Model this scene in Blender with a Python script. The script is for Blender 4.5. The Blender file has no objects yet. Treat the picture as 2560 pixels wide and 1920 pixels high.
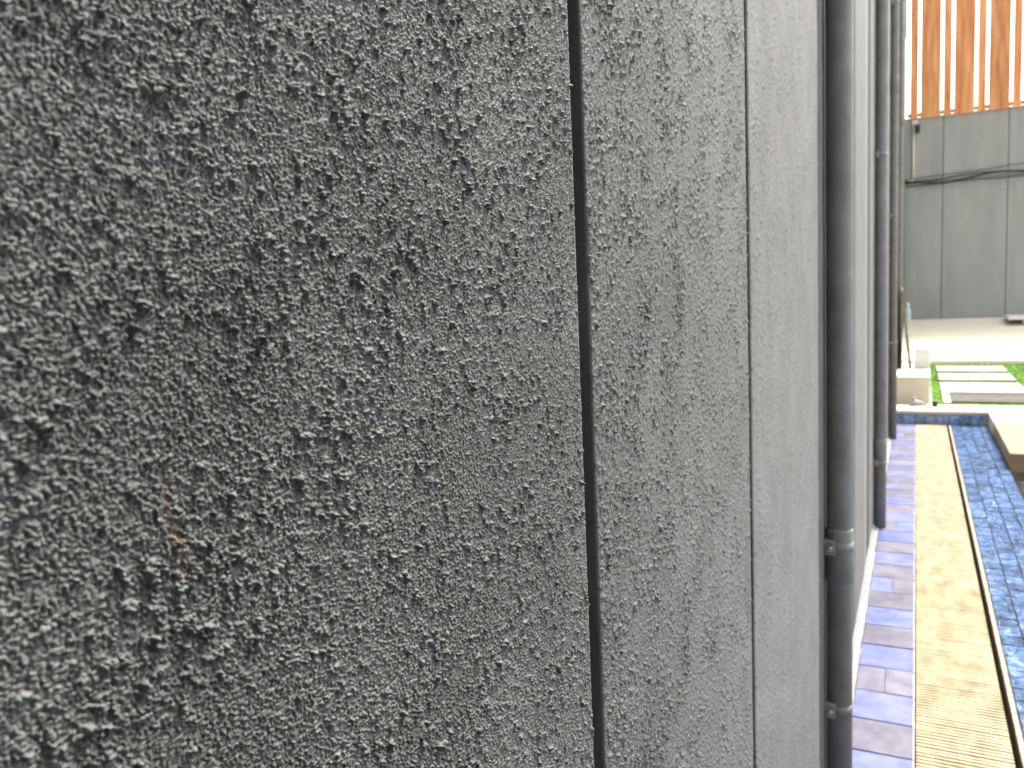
import bpy, bmesh, math, random
import numpy as np
from mathutils import Vector, Matrix
random.seed(7)
SC = bpy.context.scene
COL = SC.collection

# ------------------------------------------------------------------ camera
F_PX, W_PX = 2050.0, 2560.0
def _n(v):
    v = np.array(v, float); return v / np.linalg.norm(v)
dY = _n([1010, 270, -F_PX])                       # wall direction seen in the camera frame
dZ = np.array([-837, 17700, F_PX]); dZ = _n(dZ - dY * (dZ @ dY))
dX = np.cross(dY, dZ)
CAM = Vector((0.25, 0.0, 1.5))
cam = bpy.data.cameras.new('camera'); co = bpy.data.objects.new('camera', cam); COL.objects.link(co)
M4 = Matrix.Identity(4)
for r, row in enumerate((dX, dY, dZ)):
    for c in range(3): M4[r][c] = float(row[c])
M4.translation = CAM
co.matrix_world = M4
cam.sensor_width = 36.0; cam.lens = 36.0 * F_PX / W_PX
cam.clip_start = 0.02; cam.clip_end = 2000
cam.dof.use_dof = True; cam.dof.focus_distance = 0.5; cam.dof.aperture_fstop = 17.0
SC.camera = co

# ------------------------------------------------------------------ world, sun, exposure
SUN_EL, SUN_AZ = math.radians(58), math.radians(24)        # azimuth from +Y towards +X
w = bpy.data.worlds.new('World'); SC.world = w; w.use_nodes = True
nt = w.node_tree; nt.nodes.clear()
sky = nt.nodes.new('ShaderNodeTexSky'); sky.sky_type = 'NISHITA'; sky.sun_disc = False
sky.sun_elevation = SUN_EL; sky.sun_rotation = SUN_AZ; sky.dust_density = 5.0; sky.air_density = 1.0
hs = nt.nodes.new('ShaderNodeHueSaturation'); hs.inputs['Saturation'].default_value = 0.02
bg = nt.nodes.new('ShaderNodeBackground'); bg.inputs['Strength'].default_value = 0.10
out = nt.nodes.new('ShaderNodeOutputWorld')
nt.links.new(sky.outputs[0], hs.inputs['Color']); nt.links.new(hs.outputs[0], bg.inputs[0]); nt.links.new(bg.outputs[0], out.inputs[0])
sl = bpy.data.lights.new('sun', 'SUN'); sl.energy = 1.5; sl.angle = math.radians(10); sl.color = (1.0, 0.96, 0.9)
so = bpy.data.objects.new('sun', sl); COL.objects.link(so)
L = Vector((math.cos(SUN_EL) * math.sin(SUN_AZ), math.cos(SUN_EL) * math.cos(SUN_AZ), math.sin(SUN_EL)))
so.rotation_euler = (-L).to_track_quat('-Z', 'Y').to_euler(); so.location = (3, 3, 12)
vs = SC.view_settings
vs.view_transform = 'Standard'; vs.look = 'None'; vs.exposure = 2.47; vs.gamma = 1.0; vs.use_curve_mapping = False

# ------------------------------------------------------------------ helpers
def link(o, parent=None):
    COL.objects.link(o)
    if parent is not None: o.parent = parent
    return o
def tag(o, label=None, cat=None, group=None, kind=None):
    if label: o['label'] = label
    if cat: o['category'] = cat
    if group: o['group'] = group
    if kind: o['kind'] = kind
    return o
def empty(name, loc=(0, 0, 0)):
    o = bpy.data.objects.new(name, None); o.location = loc; o.empty_display_size = 0.1
    return link(o)
def place(name, me, parent=None, loc=(0, 0, 0), rot=(0, 0, 0), scale=None):
    """new object for mesh data; loc is in world space, parents carry only a translation"""
    o = bpy.data.objects.new(name, me)
    p = Vector(loc)
    if parent is not None:
        q = parent
        while q is not None: p = p - Vector(q.location); q = q.parent
    o.location = p; o.rotation_euler = rot
    if scale: o.scale = scale
    return link(o, parent)
def box_mesh(sx, sy, sz, mat, bevel=0.0, seg=1, name='box', jitter=0.0):
    bm = bmesh.new(); bmesh.ops.create_cube(bm, size=1.0)
    bmesh.ops.scale(bm, vec=(sx, sy, sz), verts=bm.verts)
    if jitter:
        for v in bm.verts: v.co += Vector([random.uniform(-jitter, jitter) for _ in range(3)])
    if bevel: bmesh.ops.bevel(bm, geom=bm.edges[:], offset=bevel, segments=seg, affect='EDGES', profile=0.5)
    me = bpy.data.meshes.new(name); bm.to_mesh(me); bm.free(); me.materials.append(mat)
    return me
def span(name, x0, x1, y0, y1, z0, z1, mat, parent=None, bevel=0.0, seg=1):
    me = box_mesh(x1 - x0, y1 - y0, z1 - z0, mat, bevel, seg, name)
    return place(name, me, parent, ((x0 + x1) / 2, (y0 + y1) / 2, (z0 + z1) / 2))
def tube_mesh(pts, r, mat, n=12, name='tube', radii=None, smooth=True, cap=True):
    pts = [Vector(p) for p in pts]; V = []; Fc = []
    prev = None
    for i, p in enumerate(pts):
        t = (pts[min(i + 1, len(pts) - 1)] - pts[max(i - 1, 0)]).normalized()
        if prev is None:
            a = Vector((0, 0, 1)) if abs(t.z) < .9 else Vector((1, 0, 0))
            u = t.cross(a).normalized()
        else: u = (prev - t * prev.dot(t)).normalized()
        prev = u; v = t.cross(u)
        rr = radii[i] if radii else r
        for k in range(n):
            a = 2 * math.pi * k / n; V.append(p + u * (rr * math.cos(a)) + v * (rr * math.sin(a)))
    for i in range(len(pts) - 1):
        for k in range(n):
            Fc.append((i * n + k, i * n + (k + 1) % n, (i + 1) * n + (k + 1) % n, (i + 1) * n + k))
    if cap:
        Fc.append(tuple(range(n))[::-1]); Fc.append(tuple(range((len(pts) - 1) * n, len(pts) * n)))
    me = bpy.data.meshes.new(name); me.from_pydata([tuple(v) for v in V], [], Fc); me.materials.append(mat)
    if smooth: me.polygons.foreach_set('use_smooth', [len(p.vertices) == 4 for p in me.polygons])
    me.update(); return me

def mat(name, color, rough=0.7, spec=0.5):
    m = bpy.data.materials.new(name); m.use_nodes = True
    b = m.node_tree.nodes['Principled BSDF']
    b.inputs['Base Color'].default_value = (*color, 1); b.inputs['Roughness'].default_value = rough
    b.inputs['Specular IOR Level'].default_value = spec
    return m
def nodes(m): return m.node_tree.nodes, m.node_tree.links, m.node_tree.nodes['Principled BSDF']
def vary(m, c1, c2, scale, detail=4, lo=0.35, hi=0.65, coord='Object', stretch=(1, 1, 1), randomize=0.0, bump=None, bump_dist=0.001, rough=None):
    """mottled colour between c1 and c2 with optional per-object shift and fine bump"""
    N, K, b = nodes(m)
    tc = N.new('ShaderNodeTexCoord'); mp = N.new('ShaderNodeMapping'); mp.inputs['Scale'].default_value = stretch
    geo = N.new('ShaderNodeNewGeometry')
    K.new(geo.outputs['Position'] if coord == 'World' else tc.outputs[coord], mp.inputs['Vector'])
    oi = N.new('ShaderNodeObjectInfo')
    if coord != 'World':
        mul = N.new('ShaderNodeVectorMath'); mul.operation = 'SCALE'; mul.inputs[0].default_value = (37, 53, 71)
        K.new(oi.outputs['Random'], mul.inputs['Scale']); K.new(mul.outputs[0], mp.inputs['Location'])
    nz = N.new('ShaderNodeTexNoise'); nz.inputs['Scale'].default_value = scale; nz.inputs['Detail'].default_value = detail
    nz.inputs['Roughness'].default_value = 0.6
    K.new(mp.outputs[0], nz.inputs['Vector'])
    rp = N.new('ShaderNodeValToRGB'); rp.color_ramp.elements[0].position = lo; rp.color_ramp.elements[1].position = hi
    rp.color_ramp.elements[0].color = (*c1, 1); rp.color_ramp.elements[1].color = (*c2, 1)
    K.new(nz.outputs['Fac'], rp.inputs['Fac'])
    last = rp.outputs['Color']
    if randomize:
        hsn = N.new('ShaderNodeHueSaturation')
        mr = N.new('ShaderNodeMapRange'); mr.inputs['To Min'].default_value = 1 - randomize; mr.inputs['To Max'].default_value = 1 + randomize
        K.new(oi.outputs['Random'], mr.inputs['Value']); K.new(mr.outputs[0], hsn.inputs['Value']); K.new(last, hsn.inputs['Color'])
        last = hsn.outputs['Color']
    K.new(last, b.inputs['Base Color'])
    if bump:
        n2 = N.new('ShaderNodeTexNoise'); n2.inputs['Scale'].default_value = bump; n2.inputs['Detail'].default_value = 5
        K.new(mp.outputs[0], n2.inputs['Vector'])
        bp = N.new('ShaderNodeBump'); bp.inputs['Distance'].default_value = bump_dist; bp.inputs['Strength'].default_value = 1.0
        K.new(n2.outputs['Fac'], bp.inputs['Height']); K.new(bp.outputs[0], b.inputs['Normal'])
    if rough:
        mr2 = N.new('ShaderNodeMapRange'); mr2.inputs['To Min'].default_value = rough[0]; mr2.inputs['To Max'].default_value = rough[1]
        K.new(nz.outputs['Fac'], mr2.inputs['Value']); K.new(mr2.outputs[0], b.inputs['Roughness'])
    return m

# ------------------------------------------------------------------ materials
M = {}
# rough sprayed wall render: grey masonry paint, faint mottling, fine grain bump, one rust streak where a nail bleeds
m = M['render'] = mat('grey_wall_render', (.2, .2, .2), .7, .35)
vary(m, (.1, .0985, .093), (.136, .133, .127), 9, 6, coord='World', bump=900, bump_dist=0.0006)
N, K, b = nodes(m)
geo = N.new('ShaderNodeNewGeometry'); sep = N.new('ShaderNodeSeparateXYZ'); K.new(geo.outputs['Position'], sep.inputs[0])
def mth(op, a, bb=None, clamp=False):
    n = N.new('ShaderNodeMath'); n.operation = op; n.use_clamp = clamp
    for i, v in enumerate((a, bb)):
        if v is None: continue
        if isinstance(v, (int, float)): n.inputs[i].default_value = v
        else: K.new(v, n.inputs[i])
    return n.outputs[0]
wob = N.new('ShaderNodeTexNoise'); wob.inputs['Scale'].default_value = 160; wob.inputs['Detail'].default_value = 3
K.new(geo.outputs['Position'], wob.inputs['Vector'])
yc = mth('ADD', mth('MULTIPLY', mth('SUBTRACT', sep.outputs['Z'], 1.425), -0.16), 0.1875)      # streak leans as it runs down
off = mth('ABSOLUTE', mth('ADD', mth('SUBTRACT', sep.outputs['Y'], yc), mth('MULTIPLY', mth('SUBTRACT', wob.outputs['Fac'], .5), .004)))
across = mth('SUBTRACT', 1.0, mth('DIVIDE', off, .0022), True)
along = mth('SUBTRACT', 1.0, mth('DIVIDE', mth('ABSOLUTE', mth('SUBTRACT', sep.outputs['Z'], 1.425)), .017), True)
fac = mth('MULTIPLY', mth('MULTIPLY', mth('POWER', across, .6), mth('POWER', along, .4)), mth('MULTIPLY', wob.outputs['Fac'], .7), True)
mx = N.new('ShaderNodeMix'); mx.data_type = 'RGBA'; K.new(fac, mx.inputs['Factor'])
K.new(b.inputs['Base Color'].links[0].from_socket, mx.inputs['A']); mx.inputs['B'].default_value = (.36, .2, .08, 1)
K.new(mx.outputs['Result'], b.inputs['Base Color'])
M['wallcore'] = vary(mat('groove_shade', (.12, .12, .12), .8, .2), (.025, .025, .025), (.045, .045, .045), 60, coord='World', bump=500)  # groove shade put into the colour, darker than the wall render
M['pipe'] = vary(mat('grey_pipe_paint', (.17, .17, .17), .7, .25), (.16, .157, .15), (.21, .206, .197), 14, coord='World', bump=260, bump_dist=.0006)
M['backwall'] = vary(mat('back_wall_paint', (.27, .27, .27), .75, .3), (.3, .303, .308), (.365, .368, .372), 1.3, 8, coord='World', bump=240, bump_dist=.001, stretch=(2.2, 1, .4))
M['joint'] = mat('dark_joint', (.07, .07, .07), .9, .1)
M['fillet'] = vary(mat('white_cement', (.62, .62, .6), .8, .3), (.16, .16, .155), (.25, .25, .24), 30, coord='World', bump=90, bump_dist=.003)
M['tileblue'] = vary(mat('light_blue_glaze', (.2, .26, .55), .3, .35), (.065, .08, .25), (.125, .135, .31), 9, 4, randomize=.14, bump=30, bump_dist=.002, rough=(.3, .5))
M['tilegrey'] = vary(mat('violet_grey_glaze', (.2, .19, .25), .3, .35), (.065, .058, .09), (.118, .11, .14), 11, 5, randomize=.16, bump=30, bump_dist=.002, rough=(.35, .55))
M['grout'] = vary(mat('pale_grout', (.5, .5, .5), .85, .2), (.4, .39, .38), (.6, .59, .58), 25, coord='World')
M['grate'] = vary(mat('cream_plastic', (.72, .56, .3), .5, .4), (.225, .168, .092), (.4, .317, .188), 6, 5, lo=.3, hi=.58, coord='World', randomize=.06, stretch=(2.4, 1, 1))
M['dark'] = mat('dark_channel', (.03, .028, .025), .8, .2)
M['trim'] = vary(mat('brown_trim', (.2, .16, .11), .6), (.13, .1, .065), (.3, .25, .18), 22, coord='World')
M['mosaic'] = vary(mat('deep_blue_glaze', (.04, .1, .3), .2, .6), (.06, .125, .3), (.27, .41, .62), 26, 5, lo=.36, hi=.68, randomize=.35, bump=38, bump_dist=.004, rough=(.1, .3))
M['rustgrout'] = vary(mat('brown_grout', (.16, .12, .1), .8, .2), (.1, .08, .075), (.26, .17, .13), 20, coord='World')
M['cream'] = vary(mat('cream_stone', (.74, .68, .52), .7, .3), (.56, .51, .41), (.66, .61, .51), 3, 6, coord='World', bump=80, bump_dist=.001)
M['step'] = vary(mat('pale_step_stone', (.6, .56, .46), .75, .3), (.28, .26, .2), (.38, .355, .28), 5, 6, coord='World', bump=80)
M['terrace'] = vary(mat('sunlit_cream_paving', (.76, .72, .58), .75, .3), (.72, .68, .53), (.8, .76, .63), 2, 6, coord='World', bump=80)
M['white'] = vary(mat('white_paint', (.8, .8, .78), .6, .3), (.66, .645, .61), (.74, .73, .7), 4, coord='World')
M['tan'] = vary(mat('tan_stone', (.5, .37, .2), .6, .3), (.17, .115, .06), (.27, .2, .115), 3, 6, coord='World', stretch=(.4, 2.5, 1), bump=60)
M['lawn'] = vary(mat('artificial_grass', (.12, .3, .03), .85, .1), (.085, .18, .03), (.16, .27, .055), 20, coord='World')
M['plank'] = vary(mat('weathered_plank', (.25, .22, .19), .8, .2), (.05, .044, .04), (.12, .106, .094), 8, 6, stretch=(1, 9, 1), randomize=.2)
M['timber'] = vary(mat('orange_timber', (.45, .2, .08), .55, .3), (.52, .18, .065), (.76, .38, .18), 2.2, 7, stretch=(6, 6, .5), randomize=.15, bump=30, bump_dist=.002)
M['gapdark'] = mat('dark_gap', (.05, .035, .022), .7, .2)
M['cable'] = mat('black_cable', (.03, .03, .03), .5)
M['conduit'] = mat('cream_conduit', (.68, .62, .52), .5)
M['black'] = mat('black_plastic', (.02, .02, .02), .4)
M['metal'] = mat('grey_metal', (.3, .29, .27), .45)
M['glassdark'] = vary(mat('dark_board', (.04, .04, .038), .25, .5), (.025, .025, .022), (.09, .09, .085), 7, coord='World')
M['bottle'] = mat('pale_blue_plastic', (.5, .66, .7), .25, .5)
M['cap'] = mat('white_cap', (.8, .8, .8), .4)
M['ground'] = vary(mat('ground_concrete', (.3, .29, .27), .85, .2), (.25, .24, .22), (.34, .33, .31), .6, 8, coord='World')
# water: clear film with ripples (fresnel mix of transparent and glossy)
def water(name, tint, scale, strength):
    m = bpy.data.materials.new(name); m.use_nodes = True; N = m.node_tree.nodes; K = m.node_tree.links; N.clear()
    o = N.new('ShaderNodeOutputMaterial'); mix = N.new('ShaderNodeMixShader'); tr = N.new('ShaderNodeBsdfTransparent'); gl = N.new('ShaderNodeBsdfGlossy')
    tr.inputs['Color'].default_value = (*tint, 1); gl.inputs['Roughness'].default_value = .03
    fr = N.new('ShaderNodeFresnel'); fr.inputs['IOR'].default_value = 1.33
    g = N.new('ShaderNodeNewGeometry'); n1 = N.new('ShaderNodeTexNoise'); n1.inputs['Scale'].default_value = scale; n1.inputs['Detail'].default_value = 3; n1.inputs['Distortion'].default_value = 1.2
    bp = N.new('ShaderNodeBump'); bp.inputs['Distance'].default_value = strength
    K.new(g.outputs['Position'], n1.inputs['Vector']); K.new(n1.outputs['Fac'], bp.inputs['Height'])
    K.new(bp.outputs[0], gl.inputs['Normal']); K.new(bp.outputs[0], fr.inputs['Normal'])
    K.new(fr.outputs[0], mix.inputs[0]); K.new(tr.outputs[0], mix.inputs[1]); K.new(gl.outputs[0], mix.inputs[2]); K.new(mix.outputs[0], o.inputs[0])
    return m
M['film'] = water('water_film', (.93, .96, 1), 24, .07)
M['pool'] = water('pool_water', (.75, .88, .98), 9, .03)

# ------------------------------------------------------------------ noise for the sprayed render
def _hash(ix, iy, s):
    h = (ix.astype(np.int64) * 374761393 + iy.astype(np.int64) * 668265263 + s * 974634777) & 0xffffffff
    h = ((h ^ (h >> 13)) * 1274126177) & 0xffffffff
    h = ((h ^ (h >> 16)) * 2246822519) & 0xffffffff
    return ((h ^ (h >> 15)) & 0xffffff).astype(np.float32) / 16777216.0
def perlin(x, y, s):
    ix = np.floor(x); iy = np.floor(y); fx = (x - ix).astype(np.float32); fy = (y - iy).astype(np.float32)
    u = fx * fx * fx * (fx * (fx * 6 - 15) + 10); v = fy * fy * fy * (fy * (fy * 6 - 15) + 10)
    def g(ax, ay):
        a = _hash(ix + ax, iy + ay, s) * 6.2831853
        return np.cos(a) * (fx - ax) + np.sin(a) * (fy - ay)
    a = g(0, 0); b_ = g(1, 0); c_ = g(0, 1); d_ = g(1, 1)
    return ((a + (b_ - a) * u) * (1 - v) + (c_ + (d_ - c_) * u) * v) * 1.5
def blobs(x, y, s, keep):
    """rounded grains, one possible per cell, each with its own size and height"""
    ix = np.floor(x); iy = np.floor(y); best = np.zeros(x.shape, np.float32)
    for ax in (-1, 0, 1):
        for ay in (-1, 0, 1):
            cx = ix + ax; cy = iy + ay
            px = cx + .1 + .8 * _hash(cx, cy, s); py = cy + .1 + .8 * _hash(cx, cy, s + 1)
            r = .3 + .5 * _hash(cx, cy, s + 2); on = (_hash(cx, cy, s + 3) < keep) * (.35 + .65 * _hash(cx, cy, s + 4))
            d2 = ((x - px) ** 2 + (y - py) ** 2) / (r * r)
            best = np.maximum(best, (np.clip(1 - d2, 0, 1) ** 1.2 * on).astype(np.float32))
    return best
def sstep(a, b_, t):
    t = np.clip((t - a) / (b_ - a), 0, 1); return t * t * (3 - 2 * t)
def render_height(Y, Z, fine=1.0):
    Y, Z = Y * .829 - Z * .559 + 7.3, Y * .559 + Z * .829 + 3.1       # lattice turned away from the plumb lines
    wx = perlin(Y / .0024, Z / .0024, 11) * .0008; wy = perlin(Y / .0024, Z / .0024, 12) * .0008
    y = Y + wx; z = Z + wy
    n1 = perlin(y / .0015, z / .0015, 1); n2 = perlin(y / .001, z / .001, 2); n3 = .75 * perlin(y / .0062, z / .0062, 3) + .45 * perlin((y * .6 + z * .8) / .0039, (z * .6 - y * .8) / .0039, 6)
    n4 = perlin(Y / .05, Z / .05, 5)
    clump = sstep(.15, .55, n3 + .45 * n4)                           # where the spray landed thicker
    h = .00058 * n1 + .0004 * n2 * fine + .00018 * n3
    h += .00095 * blobs(y / .00125, z / .00125, 20, .8) * (.9 + .3 * n3)
    h += .0026 * blobs(y / .0031, z / .0031, 40, .34) * (.8 + .5 * n1 + .4 * n2) * (.03 + clump)
    h += .0006 * clump * (.8 + .6 * n1 + .5 * n2)
    return h * 1.05
def axis(pts):
    """pts: [(start, step), ..., (end, None)] -> graded coordinates"""
    a = []
    for (p, st), (q, _) in zip(pts[:-1], pts[1:]):
        k = max(1, int(round((q - p) / st))); a += list(p + (q - p) * np.arange(k) / k)
    return np.array(a + [pts[-1][0]])
WX = 0.03
def panel(name, ya, parent, rows=None, fine=1.0, amp=1.0):
    """one render panel; rows = vertices across the part that is near enough to show grain, spread like a fan with distance"""
    y0, y1 = ya[0], ya[-1]
    if rows:
        dist = np.hypot(np.maximum(ya, .02), .22)
        zc = 1.5 - .115 * dist; hh = .05 + .47 * dist
        nf = 46; gro = np.linspace(0, 1, nf + 1)[1:] ** 2.6
        up = (zc + hh)[:, None] + (TOP - zc - hh)[:, None] * gro; dn = (zc - hh)[:, None] + (-1.2 - zc + hh)[:, None] * gro
        mid = zc[:, None] + hh[:, None] * np.linspace(-1, 1, rows)[None, :]
        Z = np.hstack([dn[:, ::-1], mid, up]); Y = np.repeat(ya[:, None], Z.shape[1], 1)
        h = render_height(Y, Z, fine) * amp
    else:
        Y, Z = np.meshgrid(ya, np.linspace(-1.2, TOP, 14), indexing='ij'); h = np.zeros(Y.shape)
    e = np.minimum(Y - y0, y1 - Y)                                # arris drawn straight when the groove was cut
    X = h * (.25 + .75 * sstep(0, .006, e)) - .002 * (1 - np.clip(e / .003, 0, 1)) ** 2
    # skirts into the grooves
    Y = np.vstack([Y[:1], Y, Y[-1:]]); Z = np.vstack([Z[:1], Z, Z[-1:]])
    X = np.vstack([np.full((1, X.shape[1]), -.06), X, np.full((1, X.shape[1]), -.06)])
    ny, nz = X.shape
    V = np.stack([X, Y - y0, Z], -1).reshape(-1, 3).astype(np.float32)
    idx = np.arange(ny * nz).reshape(ny, nz)
    Q = np.stack([idx[:-1, :-1], idx[1:, :-1], idx[1:, 1:], idx[:-1, 1:]], -1).reshape(-1, 4).astype(np.int32)
    me = bpy.data.meshes.new(name)
    me.vertices.add(len(V)); me.vertices.foreach_set('co', V.ravel())
    me.loops.add(Q.size); me.loops.foreach_set('vertex_index', Q.ravel())
    me.polygons.add(len(Q)); me.polygons.foreach_set('loop_start', np.arange(0, Q.size, 4, dtype=np.int32))
    me.update(calc_edges=True); me.materials.append(M['render'])
    sm = np.ones(len(Q), bool); sm.reshape(ny - 1, nz - 1)[[0, -1], :] = False
    me.polygons.foreach_set('use_smooth', sm)
    return place(name, me, parent, (WX, y0, 0))

# ------------------------------------------------------------------ ground
def sheet(name, x0, x1, y0, y1, z, m, parent=None):
    me = bpy.data.meshes.new(name); me.from_pydata([(x0, y0, 0), (x1, y0, 0), (x1, y1, 0), (x0, y1, 0)], [], [(0, 1, 2, 3)]); me.materials.append(m)
    return place(name, me, parent, (0, 0, z))
tag(sheet('ground', -600, 600, -600, 600, -1.2, M['ground']), kind='structure')

# ------------------------------------------------------------------ the rendered wall along the pool
TOP = 8.3
wall = tag(empty('rendered_wall', (WX, 0, -1.2)), 'long dark grey wall with rough sprayed render and vertical grooves', 'wall')
span('wall_core', WX - .26, WX - .055, -2.4, 19.4, -1.2, TOP, M['wallcore'], wall)
g = .0108                                                             # half a groove
J = [.5702, 1.2408, 2.2]
panel('wall_panel', axis([(-2.4, .08), (.0, .004), (.1, .00042), (.25, .0006), (.40, .0008), (J[0] - g, None)]), wall, 980)
panel('wall_panel', axis([(J[0] + g, .0013), (.85, .0020), (J[1] - g, None)]), wall, 760, .9, 1.15)
panel('wall_panel', axis([(J[1] + g, .005), (J[2] - .004, None)]), wall, 480, .4, .9)
y = J[2] + .004
for k in range(14):
    y1 = J[2] + 1.19 * (k + 1)
    panel('wall_panel', axis([(y, .3), (y1 - .004, None)]), wall)
    y = y1 + .004

# unseen blockers behind the lens, added to shade the near wall: a rear block across the ledge and a wing on the pool side
hb = tag(span('shade_block', WX + .012, 5.0, -4.2, -1.2, -1.2, 6.5, M['backwall']), kind='structure')
span('shade_wing', 1.25, 5.0, -1.2, 1.0, -1.2, 6.4, M['backwall'], hb)

# ------------------------------------------------------------------ downpipes
def downpipe(Yp, label, zb, coup, brk):
    t = tag(empty('downpipe', (WX + .036, Yp, 0)), label, 'pipe', 'grey downpipes along the wall')
    r = .034; x = WX + .036
    p = place('pipe', tube_mesh([(0, 0, zb), (0, 0, 2), (0, 0, 4), (0, 0, TOP - .1)], r, M['pipe'], 28), t, (x, Yp, 0))
    for z in coup:
        c = tube_mesh([(0, 0, -.075), (0, 0, .069), (0, 0, .075)], r + .003, M['pipe'], 28, radii=[r + .0024, r + .0024, r + .0006])
        place('coupling', c, t, (x, Yp, z))
    for z in brk:
        bk = place('bracket', tube_mesh([(0, 0, -.014), (0, 0, .014)], r + (.0034 if abs(z - coup[0]) < .07 else .0007), M['pipe'], 28), t, (x, Yp, z))
        place('bracket_arm', box_mesh(.03, .05, .042, M['pipe'], .002), bk, (WX + .012, Yp - .018, z))
        place('bolt', tube_mesh([(0, -.012, 0), (0, .012, 0)], .006, M['metal'], 8), bk, (WX + .016, Yp - .046, z))
    return t
P1 = 2.37
downpipe(P1, 'thick grey downpipe with coupling, next to the second wall groove', .004, (.745,), (.77, .3))
downpipe(5.3, 'slimmer looking grey downpipe, second along the wall from the thick one', .004, (.47,), (2.2, .4, 3.9))
downpipe(8.32, 'grey downpipe ending on the tile ledge near the pool corner', .004, (3.2,), (2.05, .9, 3.9))
downpipe(11.4, 'grey downpipe standing behind the plinth beyond the pool corner', .135, (3.4,), (1.3, 3.3))

# ------------------------------------------------------------------ tiled ledge at the foot of the wall
EX0, EX1, YE = WX, .258, 9.25
ledge = tag(span('tiled_ledge', -.2, EX1, -2.4, YE, -1.1, -.012, M['grout']), kind='structure')
fm = bpy.data.meshes.new('fillet')
prof = [(WX - .02, -.01), (WX + .032, -.01), (WX + .03, .004), (WX + .012, .011), (WX + .002, .03), (WX - .02, .03)]
ys = np.arange(-2.4, YE - .001, .12); V = []; Fq = []
for i, yy in enumerate(ys):
    k = 1 + .12 * math.sin(i * 1.7) * math.sin(i * .61)
    V += [(WX + (px - WX) * (k if px > WX else 1), yy, pz) for px, pz in prof]
for i in range(len(ys) - 1):
    for j in range(6): Fq.append((i * 6 + j, i * 6 + (j + 1) % 6, (i + 1) * 6 + (j + 1) % 6, (i + 1) * 6 + j))
fm.from_pydata(V, [], Fq); fm.materials.append(M['fillet']); place('cement_fillet', fm, ledge)
pit = .212
tb = [box_mesh(EX1 - WX - .036, pit - .006, .012, M['tileblue'], .0015, name='tile'), box_mesh(EX1 - WX - .036, pit - .006, .012, M['tilegrey'], .0015, name='tile')]
th = [box_mesh((EX1 - WX - .036) / 2 - .001, pit - .006, .012, M['tileblue'], .0015, name='tile'), box_mesh((EX1 - WX - .036) / 2 - .001, pit - .006, .012, M['tilegrey'], .0015, name='tile')]
xc = (EX1 + WX + .03) / 2
k = 0; yy = 2.905 - pit * 10
while yy < YE - .1:
    which = k % 2
    q = (k * 7 + 3) % 5 == 0
    tilt = (random.uniform(-.006, .006), random.uniform(-.004, .004), random.uniform(-.012, .012))
    if q:
        for s, ww in ((-1, which), (1, 1 if which == 0 or k % 3 else 0)):
            place('tile', th[ww], ledge, (xc + s * (EX1 - WX - .036) / 4, yy + pit / 2, -.006 + random.uniform(-.001, .001)), tilt)
    else:
        place('tile', tb[which], ledge, (xc, yy + pit / 2, -.006 + random.uniform(-.001, .001)), tilt)
    yy += pit; k += 1

# ------------------------------------------------------------------ overflow channel and its grating
GX0, GX1 = .262, .536
ch = tag(span('drain_channel', EX1, .575, -2.4, YE, -1.1, -.09, M['dark']), kind='structure')
gr = tag(empty('overflow_grating', ((GX0 + GX1) / 2, 5, -.02)), 'long cream slatted grating over the pool overflow channel', 'grating')
pitch = .0205; slat = box_mesh(GX1 - GX0, .0128, .022, M['grate'], .002, name='slat')
n = 0; yy = 2.45; far_b = bmesh.new()
while yy < YE - .01:
    if True:
        if n < 300:
            place('slat', slat, gr, ((GX0 + GX1) / 2, yy, -.013 + random.uniform(-.0008, .0008)), (random.uniform(-.02, .02), 0, random.uniform(-.003, .003) - .012))
        else:
            r_ = bmesh.ops.create_cube(far_b, size=1.0)
            bmesh.ops.scale(far_b, vec=(GX1 - GX0, .0138, .022), verts=r_['verts'])
            bmesh.ops.translate(far_b, vec=((GX0 + GX1) / 2, yy, -.013), verts=r_['verts'])
    n += 1; yy += pitch
fme = bpy.data.meshes.new('far_slats'); far_b.to_mesh(fme); far_b.free(); fme.materials.append(M['grate'])
tag(place('far_slats', fme, gr), kind='stuff')
for x in (GX0 + .06, (GX0 + GX1) / 2, GX1 - .06):
    span('bearer', x - .005, x + .005, 2.4, YE - .01, -.06, -.025, M['grate'], gr)

# ------------------------------------------------------------------ blue tiled pool edge with water running over it
EY0 = -2.4; BX0, BX1 = .575, .905
edge = tag(span('pool_edge', .575, BX1 - .004, EY0, YE, -1.1, -.016, M['rustgrout']), kind='structure')
span('edge_trim', .556, .574, EY0, YE, -.1, -.001, M['trim'], edge, .002)
tw = (BX1 - BX0) / 4
mos = [box_mesh(tw - .006, .092, .012, M['mosaic'], .002, name='mosaic_tile', jitter=.0012) for _ in range(6)]
n = 0; yy = 2.35
while yy < YE - .05:
    for c in range(4):
        place('mosaic_tile', random.choice(mos), edge, (BX0 + tw * (c + .5), yy + .049, -.009 + random.uniform(-.001, .001)),
              (random.uniform(-.02, .02), random.uniform(-.02, .02), random.uniform(-.02, .02))); n += 1
    yy += .098
fl = sheet('water_film', BX0 + .004, BX1 + .002, EY0, YE - .05, .004, M['film']); tag(fl, kind='structure')

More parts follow.
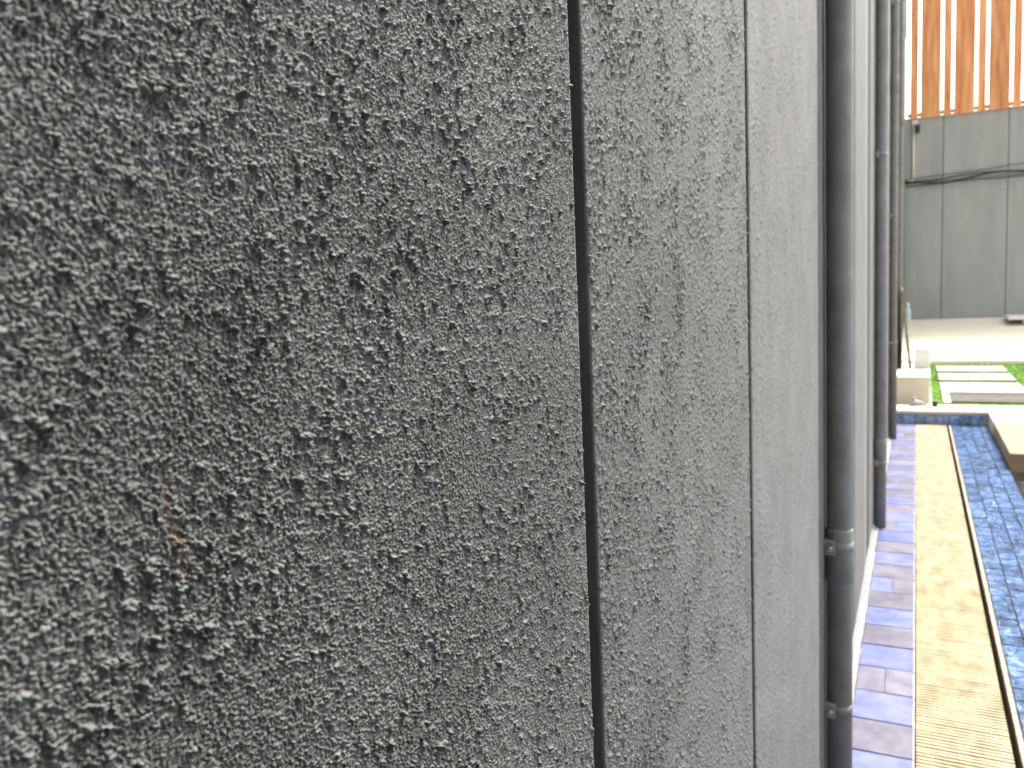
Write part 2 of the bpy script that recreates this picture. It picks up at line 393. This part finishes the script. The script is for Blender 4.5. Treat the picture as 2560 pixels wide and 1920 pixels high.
# ------------------------------------------------------------------ pool to the right of the edge
tag(sheet('pool_floor', BX1 - .004, 2.6, -3, 7.2, -.45, M['mosaic']), kind='structure')
tag(sheet('pool_water', BX1 - .003, 2.6, -3, 7.2, -.03, M['pool']), kind='structure')
tag(span('bounce_slab', 2.6, 9, 1.05, 7.2, -1.1, .126, M['cream']), kind='structure')  # unseen pale slab, added to bounce light back at the wall
st = tag(empty('pool_step', (2, 6.6, -.45)), 'tan stone pad standing in the blue pool water', 'step')
span('top_slab', .96, 2.5, 6.42, 6.72, -.08, -.018, M['tan'], st, .006)
span('riser', 1.0, 2.45, 6.46, 6.69, -.45, -.08, M['tan'], st)
tag(span('tan_terrace', BX1 + .002, 9, 7.2, 8.7, -1.1, .12, M['tan'], None, .004), kind='structure')
tag(span('cream_terrace', BX1 + .002, 9, 8.7, YE + .02, -1.1, .126, M['cream'], None, .004), kind='structure')

# ------------------------------------------------------------------ pool end wall, coping and the deck beyond
DZ = .134
deck = tag(span('deck', -.2, 9, YE + .03, 14.44, -1.1, DZ - .03, M['grout']), kind='structure')
for k in range(8):
    place('end_tile', box_mesh(.098, .012, .098, M['mosaic'], .002, name='end_tile'), deck, (.09 + .103 * k, YE + .022, .04), (random.uniform(-.03, .03), 0, random.uniform(-.03, .03)))
x = WX
for wd in (.42, .42, .6, .6, .6, .6, .6, .6):
    place('coping_stone', box_mesh(wd - .004, .46, .03, M['cream'], .004, 2, name='coping_stone'), deck, (x + wd / 2, YE + .235, DZ - .015)); x += wd
lawn = tag(sheet('lawn', .42, 9, YE + .47, 14.42, DZ - .022, M['lawn']), kind='structure')
rng = np.random.default_rng(5); nb = 26000
bx = .43 + rng.random(nb) * 2.6; by = YE + .48 + rng.random(nb) * (14.38 - YE - .48)
ang = rng.random(nb) * 6.283; hh = .012 + .014 * rng.random(nb); ln = (rng.random((nb, 2)) - .5) * .02
V = np.zeros((nb, 3, 3)); V[:, 0, 0] = bx - .004 * np.cos(ang); V[:, 0, 1] = by - .004 * np.sin(ang); V[:, 1, 0] = bx + .004 * np.cos(ang); V[:, 1, 1] = by + .004 * np.sin(ang)
V[:, 2, 0] = bx + ln[:, 0]; V[:, 2, 1] = by + ln[:, 1]; V[:, :2, 2] = DZ - .024; V[:, 2, 2] = DZ - .022 + hh
gme = bpy.data.meshes.new('grass'); gme.from_pydata(V.reshape(-1, 3).tolist(), [], np.arange(nb * 3).reshape(-1, 3).tolist()); gme.materials.append(M['lawn'])
tag(place('grass', gme), 'short bright green artificial grass around the stepping stones', 'grass', kind='stuff')
# the strip between wall and lawn is paved
span('deck_paving', WX, .416, YE + .47, 14.42, DZ - .03, DZ - .002, M['cream'], deck)
rows = [(10.98, 11.72), (12.02, 12.82), (13.1, 13.85)]
where = ['beside the plank hatch', 'in the middle row', 'nearest the cream terrace']
for (a, b2), wtxt in zip(rows, where):
    for x0, ctxt in ((.53, 'column on the plinth side'), (1.66, 'column away from the plinth')):
        o = span('stepping_stone', x0, x0 + .87, a, b2, DZ - .02, DZ + .008, M['step'], None, .006, 2)
        tag(o, 'pale stepping stone ' + wtxt + ', ' + ctxt, 'stepping stone', 'stepping stones in the lawn')
hat = tag(empty('plank_hatch', (1.1, 10.3, DZ)), 'weathered grey plank hatch in a pale frame set in the lawn', 'hatch')
for x0, x1, y0, y1 in ((.53, .6, 9.86, 10.84), (1.9, 1.97, 9.86, 10.84), (.6, 1.9, 10.76, 10.84)):
    span('frame', x0, x1, y0, y1, DZ - .02, DZ + .012, M['cream'], hat, .004)
for k in range(6):
    o = span('plank', .604, 1.896, 10.02 + .123 * k, 10.02 + .123 * k + .115, DZ - .02, DZ - .002 + .003 * (k % 2), M['plank'], hat, .003)

# ------------------------------------------------------------------ things between the pool corner and the low wall
pl = tag(empty('plinth', (.2, 9.9, DZ)), 'low cream plinth against the wall at the pool corner', 'plinth')
span('block', WX + .004, .395, 9.78, 10.6, DZ - .001, .4, M['cream'], pl, .006, 2)
span('top_slab', WX + .004, .4, 9.77, 10.62, .4, .425, M['cream'], pl, .004)
pb = tag(empty('white_block', (.33, 11, DZ)), 'tall white painted block standing behind the cream plinth', 'block')
span('block', .245, .405, 10.66, 11.5, DZ - .003, .64, M['white'], pb, .008, 2)
span('top_slab', .24, .41, 10.655, 11.505, .64, .658, M['white'], pb, .004)
# dark board leaning on the wall behind the plinth
ba = tag(empty('leaning_board', (.15, 10.9, DZ)), 'dark board in a brown frame leaning on the grey wall behind plinth', 'board')
def lean(name, x0, x1, s0, s1, m, off=0.0, t=.02):
    # board runs up the slope from (x=.215,z=DZ) to (x=.075,z=1.42); s0,s1 fraction along Y
    me = bpy.data.meshes.new(name); A = Vector((.215 + off, 0, DZ)); B = Vector((.085 + off, 0, 1.36)); d = B - A; nn = Vector((d.z, 0, -d.x)).normalized() * t
    a = A + d * x0; c = A + d * x1
    V = [(p.x, yv, p.z) for yv in (s0, s1) for p in (a, c, c + nn, a + nn)]
    me.from_pydata(V, [], [(0, 1, 2, 3)[::-1], (4, 5, 6, 7), (0, 1, 5, 4), (1, 2, 6, 5), (2, 3, 7, 6), (3, 0, 4, 7)]); me.materials.append(m)
    return place(name, me, ba)
lean('panel', .03, .97, 10.70, 11.3, M['glassdark'], 0, .012)
lean('frame', 0, 1, 10.66, 10.70, M['trim']); lean('frame', 0, 1, 11.3, 11.34, M['trim'])
lean('frame', 0, .03, 10.70, 11.3, M['trim']); lean('frame', .97, 1, 10.70, 11.3, M['trim'])
# small grey fitting and black pot on the coping
ft = tag(empty('metal_fitting', (.26, 9.6, DZ)), 'small grey metal fitting lying on the coping before the plinth', 'fitting')
place('body', tube_mesh([(-.06, 0, .02), (-.045, 0, .036), (0, .01, .034), (.06, .02, .022), (.1, .03, .012)], .02, M['metal'], 12, radii=[.012, .034, .03, .02, .008]), ft, (.26, 9.6, DZ))
place('knob', tube_mesh([(-.04, 0, .05), (-.03, 0, .075), (-.012, 0, .085), (.0, 0, .086)], .013, M['metal'], 10, radii=[.012, .012, .014, .009]), ft, (.26, 9.6, DZ))
bk = tag(empty('black_pot', (.44, 9.58, DZ)), 'small black pot on the coping at the lawn corner', 'pot')
place('pot', tube_mesh([(0, 0, 0), (0, 0, .045)], .03, M['black'], 16, radii=[.024, .031], smooth=True), bk, (.44, 9.58, DZ))
place('rim', tube_mesh([(0, 0, .043), (0, 0, .054)], .035, M['black'], 16), bk, (.44, 9.58, DZ))

BY = 19.0
# ------------------------------------------------------------------ sloping cream terrace before the back wall
def ramp_z(yy): return .17 + (yy - 14.45) / (BY - 14.45) * .44
rv = []
for xx in (WX + .004, 9): rv += [(xx, 14.45, -1.1), (xx, 14.45, .165), (xx, 14.47, ramp_z(14.47)), (xx, BY - .02, ramp_z(BY - .02)), (xx, BY - .02, -1.1)]
rme = bpy.data.meshes.new('ramp'); rme.from_pydata(rv, [], [(4, 3, 2, 1, 0), (5, 6, 7, 8, 9)] + [(k, (k + 1) % 5, 5 + (k + 1) % 5, 5 + k) for k in range(5)]); rme.materials.append(M['terrace'])
tag(place('terrace_ramp', rme), kind='structure')
sb = tag(empty('white_slab', (2.9, 18.2, .53)), 'white slab bench on the sloping cream terrace under grey panels', 'bench')
span('seat_slab', 1.8, 4.2, 17.8, 18.7, .61, .67, M['white'], sb, .006)
span('support', 2.05, 4.0, 17.95, 18.6, .5, .61, M['white'], sb)
bo = tag(empty('bottle', (.10, 18.4, .552)), 'pale blue bottle with white top standing on the cream terrace', 'bottle')
place('body', tube_mesh([(0, 0, 0), (0, 0, .02), (0, 0, .2), (0, 0, .27), (0, 0, .33)], .06, M['bottle'], 20, radii=[.055, .06, .062, .058, .03]), bo, (.105, 18.4, .552))
place('cap', tube_mesh([(0, 0, .328), (0, 0, .40), (0, 0, .43)], .02, M['cap'], 14, radii=[.036, .034, .018]), bo, (.105, 18.4, .552))

# ------------------------------------------------------------------ back wall of grey panels, timber screen above
bw = tag(empty('panelled_wall', (4, BY, -1.1)), 'smooth grey back wall of tall panels behind the cream terrace', 'wall')
HB = 4.68
span('wall_core', WX - .25, 9, BY + .02, BY + .25, -1.1, HB, M['joint'], bw)
jx = [WX - .25] + [.717 + 1.13 * k for k in range(8)]
for a, b2 in zip(jx[:-1], jx[1:]):
    for z0, z1, dy in ((-1.1, 3.38, 0), (3.392, HB - .004, -.014)):
        span('wall_panel', a + .006, b2 - .006, BY + dy, BY + .02, z0, z1, M['backwall'], bw, .003)
ts = tag(empty('timber_screen', (3, BY, HB)), 'orange timber screen of wide and narrow upright boards above the grey wall', 'screen')
wide = box_mesh(.347, .03, 2.62, M['timber'], .003, name='board'); nar = box_mesh(.135, .03, 2.62, M['timber'], .003, name='board')
x = .118; zc = HB - .04 + 1.31; k = 0
while x < 8.6:
    wd = .135 if k % 2 == 0 else .347
    place('board', nar if k % 2 == 0 else wide, ts, (x + wd / 2, BY - .045, zc + random.uniform(-.004, .004)), (0, 0, random.uniform(-.01, .01)))
    x += wd + .055; k += 1
for z in (HB + .05, HB + 2.4): span('rail', .06, 8.7, BY - .012, BY + .03, z - .035, z + .035, M['timber'], ts)
span('gap_shade', -.01, .045, BY - .12, BY - .02, 6.25, 7.3, M['gapdark'], ts)  # dark strip standing in for the shadow gap between wall and screen

# white conduit, lamp and cables on the back wall
cd = tag(empty('conduit', (.18, BY - .03, 3.43)), 'thin cream conduit bent at a right angle on the grey back wall', 'conduit')
place('vertical_run', tube_mesh([(.178, BY - .034, 3.46), (.178, BY - .034, 4.56)], .02, M['conduit'], 10), cd)
place('horizontal_run', tube_mesh([(.035, BY - .034, 3.44), (.196, BY - .034, 3.44)], .02, M['conduit'], 10), cd)
place('junction_box', box_mesh(.1, .05, .08, M['conduit'], .006), cd, (.2, BY - .042, 4.58))
lp = tag(empty('security_lamp', (.26, BY - .1, 4.4)), 'small black lamp mounted at the top of cream conduit', 'lamp')
place('housing', box_mesh(.085, .1, .17, M['black'], .018, 2), lp, (.256, BY - .11, 4.44), (.15, 0, 0))
place('mount', box_mesh(.03, .08, .03, M['black'], .003), lp, (.25, BY - .05, 4.46))
cab = [(3.40, 3.43, .11, .016, 'lowest thick black cable sagging along the back wall'),
       (3.42, 3.47, .05, .011, 'black cable second from bottom along the back wall'),
       (3.32, 3.36, .03, .013, 'black cable running straight below the bundle on back wall'),
       (3.45, 3.57, .02, .008, 'thin black cable rising highest to the side on back wall')]
for i, (za, zb, sag, cr, lab) in enumerate(cab):
    pts = []
    for q in range(121):
        u = q / 120; xx = .05 + u * 8.6
        pts.append((xx, BY - .034 - .012 * i, za + (zb - za) * min(1, u * 4.5) + sag * (math.sin(xx * 3.1 + i * 1.3 + 2.6) * .5 - .2) * min(1, u * 14)))
    tag(place('cable', tube_mesh(pts, cr, M['cable'], 8)), lab, 'cable', 'cables strung along the back wall')
